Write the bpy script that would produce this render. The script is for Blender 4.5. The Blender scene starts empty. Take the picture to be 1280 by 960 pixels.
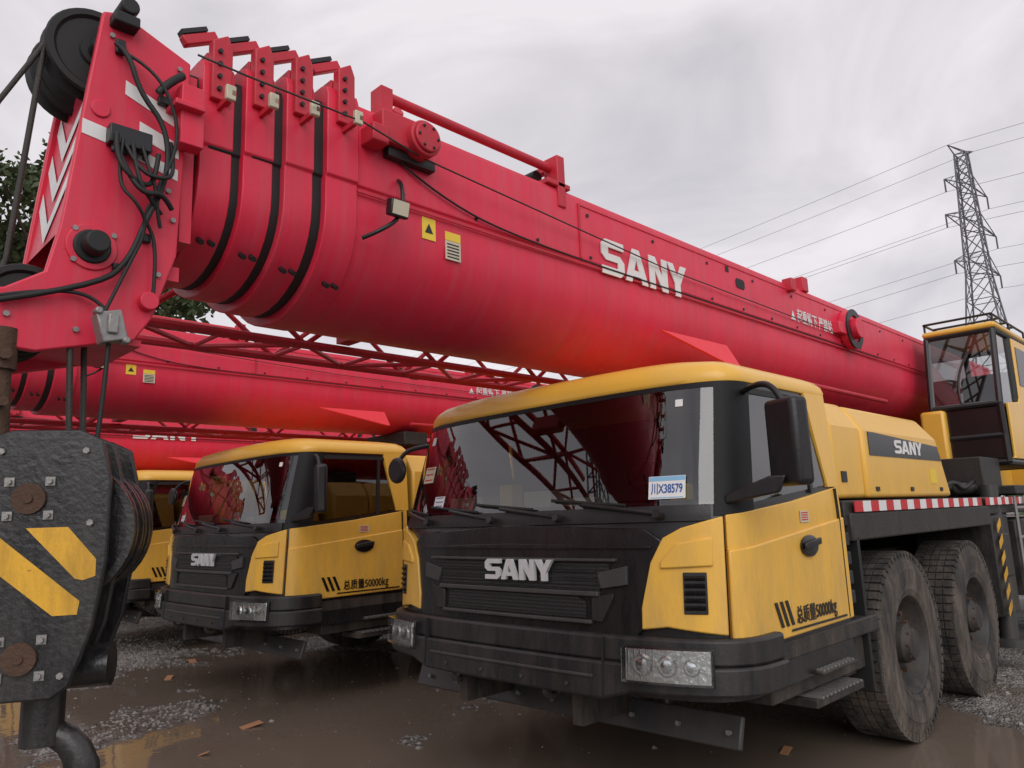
import bpy, math, random
from mathutils import Vector, Matrix, noise
random.seed(7)
sc=bpy.context.scene
rad=math.radians
# ------------------------------------------------------------------ materials
def M(name,col,rough=.5,metal=0.,coat=0.,var=.15,dirt=0.,bump=0.,scale=6.,spec=.5,dcol=(.13,.10,.075),dtop=1.7,fine=0.,streak=0.,scol=None,floor=.15):
    m=bpy.data.materials.new(name); m.use_nodes=True
    nt=m.node_tree; N=nt.nodes; L=nt.links; b=N['Principled BSDF']
    b.inputs['Roughness'].default_value=rough; b.inputs['Metallic'].default_value=metal
    b.inputs['Coat Weight'].default_value=coat; b.inputs['Coat Roughness'].default_value=.15
    b.inputs['Specular IOR Level'].default_value=spec
    g=N.new('ShaderNodeNewGeometry')
    n1=N.new('ShaderNodeTexNoise'); n1.inputs['Scale'].default_value=scale; n1.inputs['Detail'].default_value=8
    n1.inputs['Roughness'].default_value=.65
    L.new(g.outputs['Position'],n1.inputs['Vector'])
    mx=N.new('ShaderNodeMix'); mx.data_type='RGBA'
    mx.inputs[6].default_value=(*[c*(1-var) for c in col],1); mx.inputs[7].default_value=(*[min(1,c*(1+var*.6)) for c in col],1)
    L.new(n1.outputs['Fac'],mx.inputs[0]); out=mx.outputs[2]
    if streak>0: # rain-washed dust runs
        mp=N.new('ShaderNodeMapping'); mp.inputs['Scale'].default_value=(1.5,9.,.55); L.new(g.outputs['Position'],mp.inputs[0])
        n5=N.new('ShaderNodeTexNoise'); n5.inputs['Scale'].default_value=2.2; n5.inputs['Detail'].default_value=9; n5.inputs['Roughness'].default_value=.7; L.new(mp.outputs[0],n5.inputs['Vector'])
        c5=N.new('ShaderNodeMapRange'); c5.inputs[1].default_value=.45; c5.inputs[2].default_value=.75; c5.inputs[4].default_value=streak; L.new(n5.outputs['Fac'],c5.inputs[0])
        m5=N.new('ShaderNodeMix'); m5.data_type='RGBA'; m5.inputs[7].default_value=(*(scol or dcol),1); L.new(out,m5.inputs[6]); L.new(c5.outputs[0],m5.inputs[0]); out=m5.outputs[2]
    if dirt>0:
        sx=N.new('ShaderNodeSeparateXYZ'); L.new(g.outputs['Position'],sx.inputs[0])
        mr=N.new('ShaderNodeMapRange'); mr.inputs[1].default_value=dtop; mr.inputs[2].default_value=.2
        mr.inputs[3].default_value=floor; mr.inputs[4].default_value=1.
        L.new(sx.outputs['Z'],mr.inputs[0])
        n2=N.new('ShaderNodeTexNoise'); n2.inputs['Scale'].default_value=3.; n2.inputs['Detail'].default_value=12; n2.inputs['Roughness'].default_value=.78
        mp=N.new('ShaderNodeMapping'); mp.inputs['Scale'].default_value=(2.6,2.6,.6)
        L.new(g.outputs['Position'],mp.inputs[0]); L.new(mp.outputs[0],n2.inputs['Vector'])
        cr=N.new('ShaderNodeMapRange'); cr.inputs[1].default_value=.42; cr.inputs[2].default_value=.72
        L.new(n2.outputs['Fac'],cr.inputs[0])
        mu=N.new('ShaderNodeMath'); mu.operation='MULTIPLY'; L.new(mr.outputs[0],mu.inputs[0]); L.new(cr.outputs[0],mu.inputs[1])
        mu2=N.new('ShaderNodeMath'); mu2.operation='MULTIPLY'; mu2.inputs[1].default_value=dirt; L.new(mu.outputs[0],mu2.inputs[0])
        m2=N.new('ShaderNodeMix'); m2.data_type='RGBA'; m2.inputs[7].default_value=(*dcol,1)
        L.new(out,m2.inputs[6]); L.new(mu2.outputs[0],m2.inputs[0]); out=m2.outputs[2]
        ra=N.new('ShaderNodeMath'); ra.operation='MULTIPLY_ADD'; ra.inputs[1].default_value=.5; ra.inputs[2].default_value=rough
        ra.use_clamp=True; L.new(mu2.outputs[0],ra.inputs[0]); L.new(ra.outputs[0],b.inputs['Roughness'])
    if fine>0:
        n4=N.new('ShaderNodeTexNoise'); n4.inputs['Scale'].default_value=38; n4.inputs['Detail'].default_value=5; n4.inputs['Roughness'].default_value=.7
        L.new(g.outputs['Position'],n4.inputs['Vector'])
        c4=N.new('ShaderNodeMapRange'); c4.inputs[1].default_value=.66; c4.inputs[2].default_value=.72; c4.inputs[4].default_value=fine
        L.new(n4.outputs['Fac'],c4.inputs[0]); m4=N.new('ShaderNodeMix'); m4.data_type='RGBA'; m4.inputs[7].default_value=(*[c*.35+.02 for c in col],1)
        L.new(out,m4.inputs[6]); L.new(c4.outputs[0],m4.inputs[0]); out=m4.outputs[2]
    L.new(out,b.inputs['Base Color'])
    if bump>0:
        bp=N.new('ShaderNodeBump'); bp.inputs['Strength'].default_value=bump; bp.inputs['Distance'].default_value=.01
        n3=N.new('ShaderNodeTexNoise'); n3.inputs['Scale'].default_value=scale*6; n3.inputs['Detail'].default_value=6
        L.new(g.outputs['Position'],n3.inputs['Vector']); L.new(n3.outputs['Fac'],bp.inputs['Height']); L.new(bp.outputs[0],b.inputs['Normal'])
    return m
RED=M('red_paint',(.76,.020,.064),.46,0,.06,.18,.45,.0,2.5,dcol=(.30,.045,.06),dtop=4.5,fine=.5,streak=.5,scol=(.52,.10,.125))
RED2=M('red_paint_dull',(.60,.020,.045),.5,0,.03,.25,.6,.1,5,dcol=(.14,.04,.04),dtop=4.5,fine=.6,streak=.4,scol=(.35,.05,.06))
YEL=M('yellow_paint',(.86,.485,.065),.36,0,.25,.06,.95,0,2.5,dcol=(.33,.23,.12),fine=.35,streak=.2,scol=(.62,.42,.15),floor=.1)
BLK=M('black_plastic',(.013,.013,.015),.40,0,0,.3,.42,.1,10)
BLKG=M('black_gloss',(.008,.008,.010),.26,0,.12,.3,.25,0,6)
FRIT=M('black_frit',(.010,.010,.011),.55,0,0,.2,.1,0,6,spec=.25)
FRM=M('chassis_black',(.022,.021,.020),.55,0,0,.4,.95,.3,8)
RUB=M('tyre_rubber',(.030,.028,.027),.85,0,0,.3,1.4,.3,14,dcol=(.16,.13,.105),dtop=2.4)
RUBB=M('rubber_black',(.012,.012,.012),.6)
RIM=M('rim_dark',(.035,.034,.034),.55,.2,0,.4,1.1,.2,12)
CHR=M('chrome',(.80,.81,.82),.12,1.,0,.05)
BOWL=M('headlight_reflector',(.82,.82,.80),.20,.85,0,.15,0,.4,7)
SIL=M('silver_badge',(.80,.80,.82),.35,.4,0,.05)
WHT=M('white_paint',(.8,.79,.78),.45,0,0,.08,.2,dtop=4,fine=.25)
RWR=M('reflective_red',(.6,.02,.03),.3)
ORG=M('orange_marker',(.7,.12,.02),.3)
STL=M('galvanised_steel',(.33,.32,.31),.5,.6,0,.4,.4,.2,12)
GRY=M('grey_plastic',(.045,.045,.047),.38,0,0,.2,.5)
RST=M('rusty_steel',(.10,.055,.035),.8,.2,0,.5,.5,.5,16)
ROPE=M('wire_rope',(.05,.045,.04),.55,.3,0,.4,0,.4,40)
BWT=M('blue_print',(.02,.10,.35),.5)
STK=M('sticker_yellow',(.85,.6,.05),.45)
CRM=M('cream_plastic',(.62,.56,.42),.5,0,0,.2)
DKI=M('interior_dark',(.035,.035,.038),.8)
HBLK=M('hook_black_paint',(.013,.013,.015),.3,0,.2,.5,.8,.25,9,dcol=(.09,.08,.07),dtop=2.6)
HYEL=M('hook_yellow',(.80,.43,.03),.45,0,0,.15,1.,.1,9,dcol=(.05,.04,.03),dtop=2.6,fine=.95)
def glassmat(name,tint,rough=.015,minr=.05,k=1.25):
    m=bpy.data.materials.new(name); m.use_nodes=True; nt=m.node_tree; N=nt.nodes; L=nt.links
    N.remove(N['Principled BSDF']); o=N['Material Output']
    t=N.new('ShaderNodeBsdfTransparent'); t.inputs[0].default_value=(*tint,1)
    g=N.new('ShaderNodeBsdfGlossy'); g.inputs['Roughness'].default_value=rough; g.inputs[0].default_value=(1,1,1,1)
    f=N.new('ShaderNodeFresnel'); f.inputs[0].default_value=1.55
    a=N.new('ShaderNodeMath'); a.operation='MULTIPLY_ADD'; a.inputs[1].default_value=k; a.inputs[2].default_value=minr; a.use_clamp=True
    L.new(f.outputs[0],a.inputs[0])
    mx=N.new('ShaderNodeMixShader'); L.new(a.outputs[0],mx.inputs[0]); L.new(t.outputs[0],mx.inputs[1]); L.new(g.outputs[0],mx.inputs[2]); L.new(mx.outputs[0],o.inputs[0])
    return m
GLS=glassmat('window_glass',(.50,.52,.52))
GLSD=glassmat('window_glass_dark',(.16,.17,.18))
LNS=glassmat('lamp_lens',(.93,.95,.95),.03,.04)
def grillemat():
    m=M('grille_mesh',(.012,.012,.012),.5); nt=m.node_tree; N=nt.nodes; L=nt.links; b=N['Principled BSDF']
    g=N.new('ShaderNodeNewGeometry'); v=N.new('ShaderNodeTexVoronoi'); v.inputs['Scale'].default_value=60; v.inputs['Randomness'].default_value=.1
    L.new(g.outputs['Position'],v.inputs['Vector']); bp=N.new('ShaderNodeBump'); bp.inputs['Strength'].default_value=.8; bp.inputs['Distance'].default_value=.006
    L.new(v.outputs['Distance'],bp.inputs['Height']); L.new(bp.outputs[0],b.inputs['Normal']); return m
GRL=grillemat()
# ------------------------------------------------------------------ mesh buffer
PARENT=None; PARTS=[]
class Buf:
    def __init__(s): s.v=[]; s.f=[]
    def add(s,vs,fs):
        o=len(s.v); s.v+= [tuple(v) for v in vs]; s.f+=[tuple(i+o for i in f) for f in fs]; return s
    def box(s,x0,x1,y0,y1,z0,z1):
        return s.add([(x0,y0,z0),(x1,y0,z0),(x1,y1,z0),(x0,y1,z0),(x0,y0,z1),(x1,y0,z1),(x1,y1,z1),(x0,y1,z1)],
          [(0,3,2,1),(4,5,6,7),(0,1,5,4),(1,2,6,5),(2,3,7,6),(3,0,4,7)])
    def obox(s,c,X,Y,Z):
        c=Vector(c);X=Vector(X);Y=Vector(Y);Z=Vector(Z)
        vs=[c+a*X+b*Y+d*Z for d in(-1,1) for a,b in((-1,-1),(1,-1),(1,1),(-1,1))]
        return s.add(vs,[(0,3,2,1),(4,5,6,7),(0,1,5,4),(1,2,6,5),(2,3,7,6),(3,0,4,7)])
    def cyl(s,p0,p1,r,n=12,r2=None):
        p0=Vector(p0);p1=Vector(p1);r2=r if r2 is None else r2
        d=(p1-p0).normalized(); a=d.orthogonal().normalized(); b=d.cross(a)
        vs=[p0+(a*math.cos(2*math.pi*i/n)+b*math.sin(2*math.pi*i/n))*r for i in range(n)]+[p1+(a*math.cos(2*math.pi*i/n)+b*math.sin(2*math.pi*i/n))*r2 for i in range(n)]
        return s.add(vs,[(i,(i+1)%n,(i+1)%n+n,i+n) for i in range(n)]+[tuple(range(n))[::-1],tuple(range(n,2*n))])
    def poly(s,pts,O,R,U,d=.01):
        O=Vector(O);R=Vector(R);U=Vector(U);Nn=R.normalized().cross(U.normalized())
        n=len(pts); fr=[O+R*p[0]+U*p[1]+Nn*d for p in pts]; bk=[O+R*p[0]+U*p[1] for p in pts]
        return s.add(fr+bk,[tuple(range(n)),tuple(range(n,2*n))[::-1]]+[(i,i+n,(i+1)%n+n,(i+1)%n) for i in range(n)])
    def lathe(s,prof,c,ax='x',n=40):
        c=Vector(c);k=len(prof);vs=[]
        for i in range(n):
            t=2*math.pi*i/n
            for (h,r) in prof:
                p=(h,r*math.cos(t),r*math.sin(t)) if ax=='x' else ((r*math.cos(t),h,r*math.sin(t)) if ax=='y' else (r*math.cos(t),r*math.sin(t),h))
                vs.append(c+Vector(p))
        fs=[(i*k+j,i*k+j+1,((i+1)%n)*k+j+1,((i+1)%n)*k+j) for i in range(n) for j in range(k-1)]
        return s.add(vs,fs)
    def loft(s,secs,cap=True):
        k=len(secs[0]);vs=[p for q in secs for p in q]
        fs=[(i*k+j,i*k+(j+1)%k,(i+1)*k+(j+1)%k,(i+1)*k+j) for i in range(len(secs)-1) for j in range(k)]
        if cap: fs+=[tuple(range(k))[::-1],tuple(range((len(secs)-1)*k,len(secs)*k))]
        return s.add(vs,fs)
    def emit(s,name,mat,ang=30,bev=0,parent='_',segs=2):
        me=bpy.data.meshes.new(name); me.from_pydata(s.v,[],s.f); me.update()
        import bmesh
        bm=bmesh.new(); bm.from_mesh(me); bmesh.ops.recalc_face_normals(bm,faces=bm.faces); bm.to_mesh(me); bm.free()
        me.materials.append(mat)
        for p in me.polygons: p.use_smooth=True
        me.set_sharp_from_angle(angle=rad(ang))
        ob=bpy.data.objects.new(name,me); sc.collection.objects.link(ob)
        if bev>0:
            b=ob.modifiers.new('bevel','BEVEL'); b.width=bev; b.segments=segs; b.limit_method='ANGLE'; b.angle_limit=rad(35)
        par=PARENT if parent=='_' else parent
        if par is not None: ob.parent=par; PARTS.append(ob)
        return ob
def tube(name,pts,r,mat,smooth=True,parent='_'):
    cu=bpy.data.curves.new(name,'CURVE'); cu.dimensions='3D'; cu.bevel_depth=r; cu.bevel_resolution=2; cu.use_fill_caps=True; cu.resolution_u=5
    sp=cu.splines.new('NURBS' if smooth and len(pts)>2 else 'POLY'); sp.points.add(len(pts)-1)
    for i,p in enumerate(pts): sp.points[i].co=(*p,1)
    if smooth and len(pts)>2: sp.order_u=3; sp.use_endpoint_u=True
    cu.materials.append(mat); ob=bpy.data.objects.new(name,cu); sc.collection.objects.link(ob)
    par=PARENT if parent=='_' else parent
    if par is not None: ob.parent=par; PARTS.append(ob)
    return ob
def text(name,body,loc,rot,size,mat,off=.0,sx=1.,align='LEFT'):
    cu=bpy.data.curves.new(name,'FONT'); cu.body=body; cu.size=size; cu.extrude=.001; cu.offset=off; cu.align_x=align; cu.align_y='CENTER'
    cu.materials.append(mat); ob=bpy.data.objects.new(name,cu); sc.collection.objects.link(ob)
    ob.location=loc; ob.rotation_euler=[rad(a) for a in rot] if not hasattr(rot,'to_quaternion') else rot.to_euler(); ob.scale=(sx,1,1); ob.parent=PARENT; PARTS.append(ob); return ob
LET=[[(0,0),(.78,0),(.95,.16),(.95,.44),(.78,.60),(.28,.60),(.28,.78),(.95,.78),(.95,1),(.17,1),(0,.85),(0,.55),(.17,.40),(.68,.40),(.68,.22),(0,.22)],
 [(1.0,0),(1.36,1),(1.66,1),(2.02,0),(1.75,0),(1.51,.70),(1.27,0)],[(1.332,.18),(1.688,.18),(1.627,.36),(1.393,.36)],
 [(2.12+a,b) for a,b in[(0,0),(0,1),(.3,1),(.62,.42),(.62,1),(.88,1),(.88,0),(.6,0),(.26,.6),(.26,0)]],
 [(3.02+a,b) for a,b in[(0,1),(.3,1),(.5,.62),(.7,1),(1,1),(.63,.38),(.63,0),(.36,0),(.36,.38)]]]
def logo(name,O,R,U,w,h,mat,d=.006):
    b=Buf(); R=Vector(R)*(w/4.02); U=Vector(U)*h
    for p in LET: b.poly(p,O,R,U,d)
    return b.emit(name,mat,20)
# ------------------------------------------------------------------ cab surface
W=1.14;D=.34;NE=3.2;LR=1.27;XO=.09
tab=[];acc=0;px=py=0
for i in range(601):
    th=(i/600)**1.6*math.pi/2
    x=W*math.sin(th)**(2/NE); y=D*(1-max(0,math.cos(th))**(2/NE))
    acc+=math.hypot(x-px,y-py); px,py=x,y; tab.append((acc,x,y))
LL=acc
def base(s):
    a=abs(s); sg=1 if s>=0 else -1
    if a>=LL: return sg*W,D+a-LL
    lo,hi=0,600
    while hi-lo>1:
        m=(lo+hi)//2
        if tab[m][0]<=a: lo=m
        else: hi=m
    t=(a-tab[lo][0])/max(1e-9,tab[hi][0]-tab[lo][0])
    return sg*(tab[lo][1]+(tab[hi][1]-tab[lo][1])*t),tab[lo][2]+(tab[hi][2]-tab[lo][2])*t
def SX(x):
    xx=abs(x)*W/1.23
    for q in tab:
        if q[1]>=xx: return math.copysign(q[0],x)
    return math.copysign(LL,x)
def SY(y): return LL+y-D
def S0(s,z):
    x,y=base(s);k=z-1.36;fd=max(0,1-y/LR)
    if k>0:
        y+=.27*k*fd; x*=1-.05*k
        if x<0: x*=1-.07*k
    else: y+=.07*k*fd
    return Vector((x+XO,y,z))
def S(s,z,off=0.):
    p=S0(s,z)
    if off:
        e=.004; n=(S0(s+e,z)-S0(s-e,z)).cross(S0(s,z+e)-S0(s,z-e)); n.normalize()
        p=p+n*off
    return p
def frame(s,z,off):
    e=.03; t=(S0(s+e,z)-S0(s-e,z)).normalized(); u=(S0(s,z+.01)-S0(s,z-.01)).normalized(); n=t.cross(u).normalized(); u=n.cross(t)
    m=Matrix((t,u,n)).transposed(); return S(s,z,off),m
def itp(c,s):
    if not isinstance(c,(list,tuple)): return c
    if s<=c[0][0]: return c[0][1]
    for (a,b),(d,e) in zip(c,c[1:]):
        if s<=d: return b+(e-b)*(s-a)/max(1e-9,d-a)
    return c[-1][1]
def panel(name,s0,s1,zb,zt,off,mat,back=-.01,m=4,bev=0.,sgn=1):
    ss=set([s0,s1]); k=max(2,int((s1-s0)/.035))
    for i in range(k+1): ss.add(s0+(s1-s0)*i/k)
    for c in(zb,zt):
        if isinstance(c,(list,tuple)):
            for q in c:
                if s0<q[0]<s1: ss.add(q[0])
    ss=sorted(ss); b=Buf(); n=len(ss); vs=[]
    for i,s in enumerate(ss):
        z0,z1=itp(zb,s),itp(zt,s)
        for j in range(m+1):
            z=z0+(z1-z0)*j/m
            vs.append(S(sgn*s,z,off))
    fs=[(i*(m+1)+j,(i+1)*(m+1)+j,(i+1)*(m+1)+j+1,i*(m+1)+j+1) for i in range(n-1) for j in range(m)]
    bd=[i*(m+1) for i in range(n)]+[(n-1)*(m+1)+j for j in range(1,m+1)]+[i*(m+1)+m for i in range(n-2,-1,-1)]+[j for j in range(m-1,0,-1)]
    if back is not None:
        idx=[]
        for q in bd:
            i,j=divmod(q,m+1); s=ss[i]; z=itp(zb,s)+(itp(zt,s)-itp(zb,s))*j/m; vs.append(S(sgn*s,z,back)); idx.append(len(vs)-1)
        for a in range(len(bd)):
            c=(a+1)%len(bd); fs.append((bd[a],idx[a],idx[c],bd[c]))
    b.add(vs,fs); return b.emit(name,mat,35,bev)
# ------------------------------------------------------------------ CRANE
crane=bpy.data.objects.new('mobile_crane',None); sc.collection.objects.link(crane); PARENT=crane
crane.location=(-2.88,2.78,0)
wsx=SX(1.15); d0,d1=SY(.36),SY(1.08)
ss=sorted(set([-SY(LR),SY(LR),-wsx,wsx,d0,d1,-d0,-d1]+[ -1.25+2.5*i/52 for i in range(53)]+[SY(.4+.1*i) for i in range(9)]+[-SY(.4+.1*i) for i in range(9)]))
zz=[.60,.75,.9,1.05,1.2,1.36,1.41,1.47,1.6,1.75,1.90,1.93,1.97]
b=Buf(); vs=[S(s,z) for s in ss for z in zz]; k=len(zz); fs=[]
for i in range(len(ss)-1):
    for j in range(k-1):
        sm=(ss[i]+ss[i+1])/2; zm=(zz[j]+zz[j+1])/2
        if abs(sm)<wsx and 1.41<zm<1.93: continue
        if d0<abs(sm)<d1 and 1.47<zm<1.90: continue
        fs.append((i*k+j,(i+1)*k+j,(i+1)*k+j+1,i*k+j+1))
n=len(ss)
for j in range(k-1): fs.append((j,j+1,(n-1)*k+j+1,(n-1)*k+j))
b.add(vs,fs).emit('cab_shell',BLKG,35)
b=Buf(); rings=[]
out=[S0(s,1.965) for s in ss]
for sc_,z in((1.0,1.952),(1.010,1.956),(1.014,1.975),(1.005,2.005),(.98,2.035),(.93,2.062),(.8,2.088),(.4,2.105),(.01,2.108)):
    rings.append([Vector((XO+(p.x-XO)*sc_,.64+(p.y-.64)*sc_,z)) for p in out])
b.loft(rings,False).emit('cab_roof',YEL,50)
Buf().box(-.95,1.15,.3,1.2,1.1,1.16).emit('cab_floor',DKI)
b=Buf()
for x in(-.42,.66): b.box(x-.25,x+.25,.62,1.1,1.16,1.38).box(x-.25,x+.25,1.0,1.14,1.38,1.80).box(x-.14,x+.14,1.0,1.1,1.80,1.92)
b.emit('seats',DKI,30,.04)
Buf().box(-.88,1.06,.18,.45,1.2,1.42).emit('dashboard',DKI,30,.03)
b=Buf(); b.box(-.72,-.42,.24,.40,1.42,1.50).box(-.1,.1,.26,.42,1.42,1.51).box(.25,.42,.24,.36,1.42,1.46); b.emit('dashboard_papers',CRM,30,.004)
b=Buf(); b.box(-.3,-.2,.26,.36,1.42,1.56).box(.85,.95,.26,.33,1.42,1.50); b.emit('dashboard_clutter',STK,30,.01)
Buf().box(-.85,1.03,1.17,1.2,1.45,1.9).emit('cab_curtain',DKI)
b=Buf(); b.lathe([(-.012,.20),(0,.215),(.012,.20),(0,.188),(-.012,.20)],(0,0,0),'z',32); b.cyl((-.19,0,0),(.19,0,0),.012,6).cyl((0,0,0),(0,0,-.2),.02,8)
o=b.emit('steering_wheel',BLK); o.location=(.66,.52,1.52); o.rotation_euler=(rad(-30),0,0)
panel('windscreen',-SX(1.16),SX(1.16),1.395,1.94,.010,GLS,back=None)
panel('windscreen_top_frit',-SX(1.15),SX(1.15),1.925,1.95,.012,FRIT,back=None)
for sg,nm in((1,'l'),(-1,'r')):
    lx=lambda v:(v if sg>0 else -(v-2*XO))
    panel('a_pillar_'+nm,SX(1.15),SY(.33),[(SX(1.15),1.35),(SY(.33),1.36)],1.952,.013,FRIT,sgn=sg)
    panel('door_glass_'+nm,SY(.33),SY(1.13),[(SY(.33),1.40),(SY(1.13),1.48)],[(SY(.33),1.915),(SY(.98),1.91),(SY(1.13),1.52)],.006,GLSD,back=None,sgn=sg)
    panel('c_pillar_'+nm,SY(1.0),SY(LR),[(SY(1.0),1.93),(SY(1.14),1.47),(SY(LR),1.47)],[(SY(1.0),1.955),(SY(LR),1.96)],.016,YEL,sgn=sg)
    panel('window_bar_'+nm,SY(.93),SY(.96),1.44,1.91,.014,BLK,sgn=sg)
    panel('window_seal_'+nm,SY(.34),SY(1.12),[(SY(.34),1.90),(SY(1.12),1.905)],[(SY(.34),1.93),(SY(1.12),1.93)],.012,RUBB,sgn=sg)
    panel('door_upper_'+nm,SY(.16),SY(1.25),[(SY(.16),1.20),(SY(1.25),1.31)],[(SY(.16),1.35),(SY(.7),1.40),(SY(1.25),1.47)],.018,YEL,sgn=sg,bev=.004)
    panel('door_lower_'+nm,SY(.16),SY(1.25),[(SY(.16),.80),(SY(1.25),.81)],[(SY(.16),1.203),(SY(1.25),1.313)],.030,YEL,sgn=sg,bev=.008)
    panel('door_seam_'+nm,SY(1.19),SY(1.197),.82,1.46,.0325,BLK,sgn=sg)
    panel('corner_fender_'+nm,SX(.83),SY(.145),[(SX(.83),.875),(SX(.95),.89),(SY(.145),.86)],[(SX(.83),.96),(SX(.88),1.16),(SX(.94),1.26),(SX(1.02),1.30),(SY(.145),1.345)],.034,YEL,sgn=sg,bev=.01)
    panel('fender_ridge_'+nm,SX(.93),SY(.10),[(SX(.93),1.13),(SY(.10),1.14)],[(SX(.93),1.16),(SX(1.0),1.235),(SY(.10),1.26)],.046,YEL,sgn=sg,bev=.010)
    panel('fender_vent_'+nm,SX(1.025),SX(1.115),.945,1.115,.040,BLK,sgn=sg,bev=.004)
    b=Buf()
    for i in range(5):
        z=.96+.03*i; b.add([S(sg*SX(1.032),z,.041),S(sg*SX(1.108),z,.041),S(sg*SX(1.108),z+.012,.052),S(sg*SX(1.032),z+.012,.052),S(sg*SX(1.108),z+.02,.041),S(sg*SX(1.032),z+.02,.041)],[(0,1,2,3),(3,2,4,5)])
    b.emit('vent_slats_'+nm,BLKG)
    panel('headlight_frame_'+nm,SX(.765),SX(1.125),.668,.815,.094,BLKG,sgn=sg,bev=.004)
    panel('headlight_bowl_'+nm,SX(.78),SX(1.115),.677,.806,.098,BOWL,sgn=sg,bev=.003)
    b=Buf();b2=Buf()
    for x,r in((.86,.046),(.965,.043),(1.055,.034)):
        c,fm=frame(sg*SX(x),.742,.100); nn=fm.col[2]
        b.cyl(c-nn*.002,c+nn*.006,r,28,r*.82); b2.cyl(c+nn*.006,c+nn*.009,r*.6,24,r*.2)
    for q in range(12):
        x=.795+.028*q; c,fm=frame(sg*SX(x),.742,.0985); b2.obox(c,fm.col[0]*.0025,fm.col[1]*.058,fm.col[2]*.002)
    b.emit('headlight_rings_'+nm,BOWL,30); b2.emit('headlight_lenses_'+nm,CHR,30)
    panel('headlight_lens_'+nm,SX(.77),SX(1.12),.672,.812,.116,LNS,back=.09,sgn=sg)
    c=S(sg*SY(.80),1.19,.034)
    b=Buf(); b.lathe([(0,.0),(0.0,.05),(.008*sg,.05),(.012*sg,.04),(.012*sg,0)],(0,0,0),'x',24); o=b.emit('handle_recess_'+nm,BLKG); o.location=c; o.scale=(1,1.8,1)
    b=Buf(); b.obox(c+Vector((sg*.022,0,.01)),(.008,0,0),(0,.085,.01),(0,0,.016)); b.emit('door_handle_'+nm,BLK,30,.006)
    b=Buf()
    if sg>0: b.obox((1.46,.27,1.645),(.085,-.04,0),(.02,.04,0),(0,0,.185))
    else: b.cyl((-1.12,.12,1.70),(-1.12,.16,1.70),.085,24)
    b.emit('mirror_'+nm,BLK,30,.025,segs=3)
    if sg>0: tube('mirror_arm_top_l',[(1.18,.42,1.90),(1.3,.3,1.915),(1.42,.27,1.90),(1.46,.26,1.80)],.014,BLK)
    else: tube('mirror_arm_top_r',[(-.92,.35,1.86),(-1.08,.25,1.85),(-1.13,.18,1.80),(-1.12,.15,1.74)],.014,BLK)
    if sg>0:
        b=Buf(); b.poly([(0,0),(.26,.04),(.30,.11),(.22,.11),(0,.04)],(1.19,.20,1.395),(.9,.12,0),(0,0,1),.03); b.emit('mirror_arm_low_l',BLK,30,.008)
    def bx(b,x0,x1,*r): 
        a,c=sorted((lx(x0),lx(x1))); return b.box(a,c,*r)
    bx(Buf(),.95,1.235,.42,1.62,.70,.785).emit('sill_'+nm,FRM,30,.01)
    bx(Buf(),.95,1.19,.45,1.50,.52,.70).emit('step_box_'+nm,FRM,30,.01)
    b=bx(Buf(),1.0,1.25,.75,1.3,.46,.50); bx(b,1.19,1.27,.80,1.2,.60,.615).emit('step_frame_'+nm,FRM,30,.005)
    b=Buf()
    for i in range(11): bx(b,1.02,1.262,.78+.045*i,.80+.045*i,.500,.510)
    for i in range(9): bx(b,1.195,1.265,.815+.042*i,.835+.042*i,.615,.624)
    b.emit('step_treads_'+nm,STL)
    b=Buf()
    for i in range(4): bx(b,1.0,1.21,1.33+.03*(i%2),1.42,.86+.1*i,.93+.1*i)
    bx(b,.7,1.17,1.28,1.42,.5,1.35); b.emit('intake_stack_'+nm,BLK,30,.006)
    bx(Buf(),.85,1.22,1.50,1.53,.40,1.20).emit('mudflap_'+nm,RUBB,30,.004)
    bx(Buf(),1.185,1.195,.50,.58,.60,.635).emit('side_marker_'+nm,ORG)
panel('hood_panel',-SX(.93),SX(.93),[(-SX(.93),.99),(-SX(.80),.845),(SX(.80),.845),(SX(.93),.99)],[(-SX(.93),1.25),(-SX(.85),1.30),(0,1.335),(SX(.85),1.30),(SX(.93),1.25)],.022,BLKG,bev=.006)
panel('wiper_cowl',-SX(1.14),SX(1.14),[(-SX(1.14),1.33),(SX(1.14),1.33)],1.395,.018,BLK)
panel('hood_crease',-SX(.88),SX(.88),1.215,[(-SX(.88),1.225),(0,1.24),(SX(.88),1.225)],.034,BLKG,bev=.004)
panel('grille_upper',-SX(.66),SX(.66),[(-SX(.66),1.13),(-SX(.60),1.03),(SX(.60),1.03),(SX(.66),1.13)],[(-SX(.66),1.15),(SX(.66),1.15)],.028,GRL)
panel('grille_lower',-SX(.52),SX(.52),[(-SX(.52),.91),(SX(.52),.91)],[(-SX(.52),.98),(-SX(.47),1.0),(SX(.47),1.0),(SX(.52),.98)],.028,GRL)
panel('grille_bar_top',-SX(.70),SX(.70),1.158,1.172,.046,GRY,bev=.004)
panel('grille_bar_mid',-SX(.60),SX(.60),1.005,1.027,.045,GRY,bev=.004)
panel('grille_bar_low',-SX(.56),SX(.56),.885,.902,.045,GRY,bev=.004)
for sg,nm in((1,'l'),(-1,'r')):
    panel('grille_wing_'+nm,SX(.60),SX(.76),[(SX(.60),1.09),(SX(.62),1.04),(SX(.76),1.06)],[(SX(.60),1.11),(SX(.76),1.14)],.040,GRY,sgn=sg,bev=.004)
    panel('grille_side_'+nm,SX(.56),SX(.68),[(SX(.56),.90),(SX(.62),.895),(SX(.68),1.0)],[(SX(.56),1.0),(SX(.68),1.02)],.036,BLK,sgn=sg,bev=.004)
for i in range(3): panel('grille_slat_%d'%i,-SX(.58),SX(.58),1.055+.028*i,1.060+.028*i,.034,BLK)
logo('hood_badge',(-.07,-.06,1.068),(1,0,0),(0,0,1),.47,.10,SIL,.018)
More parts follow.
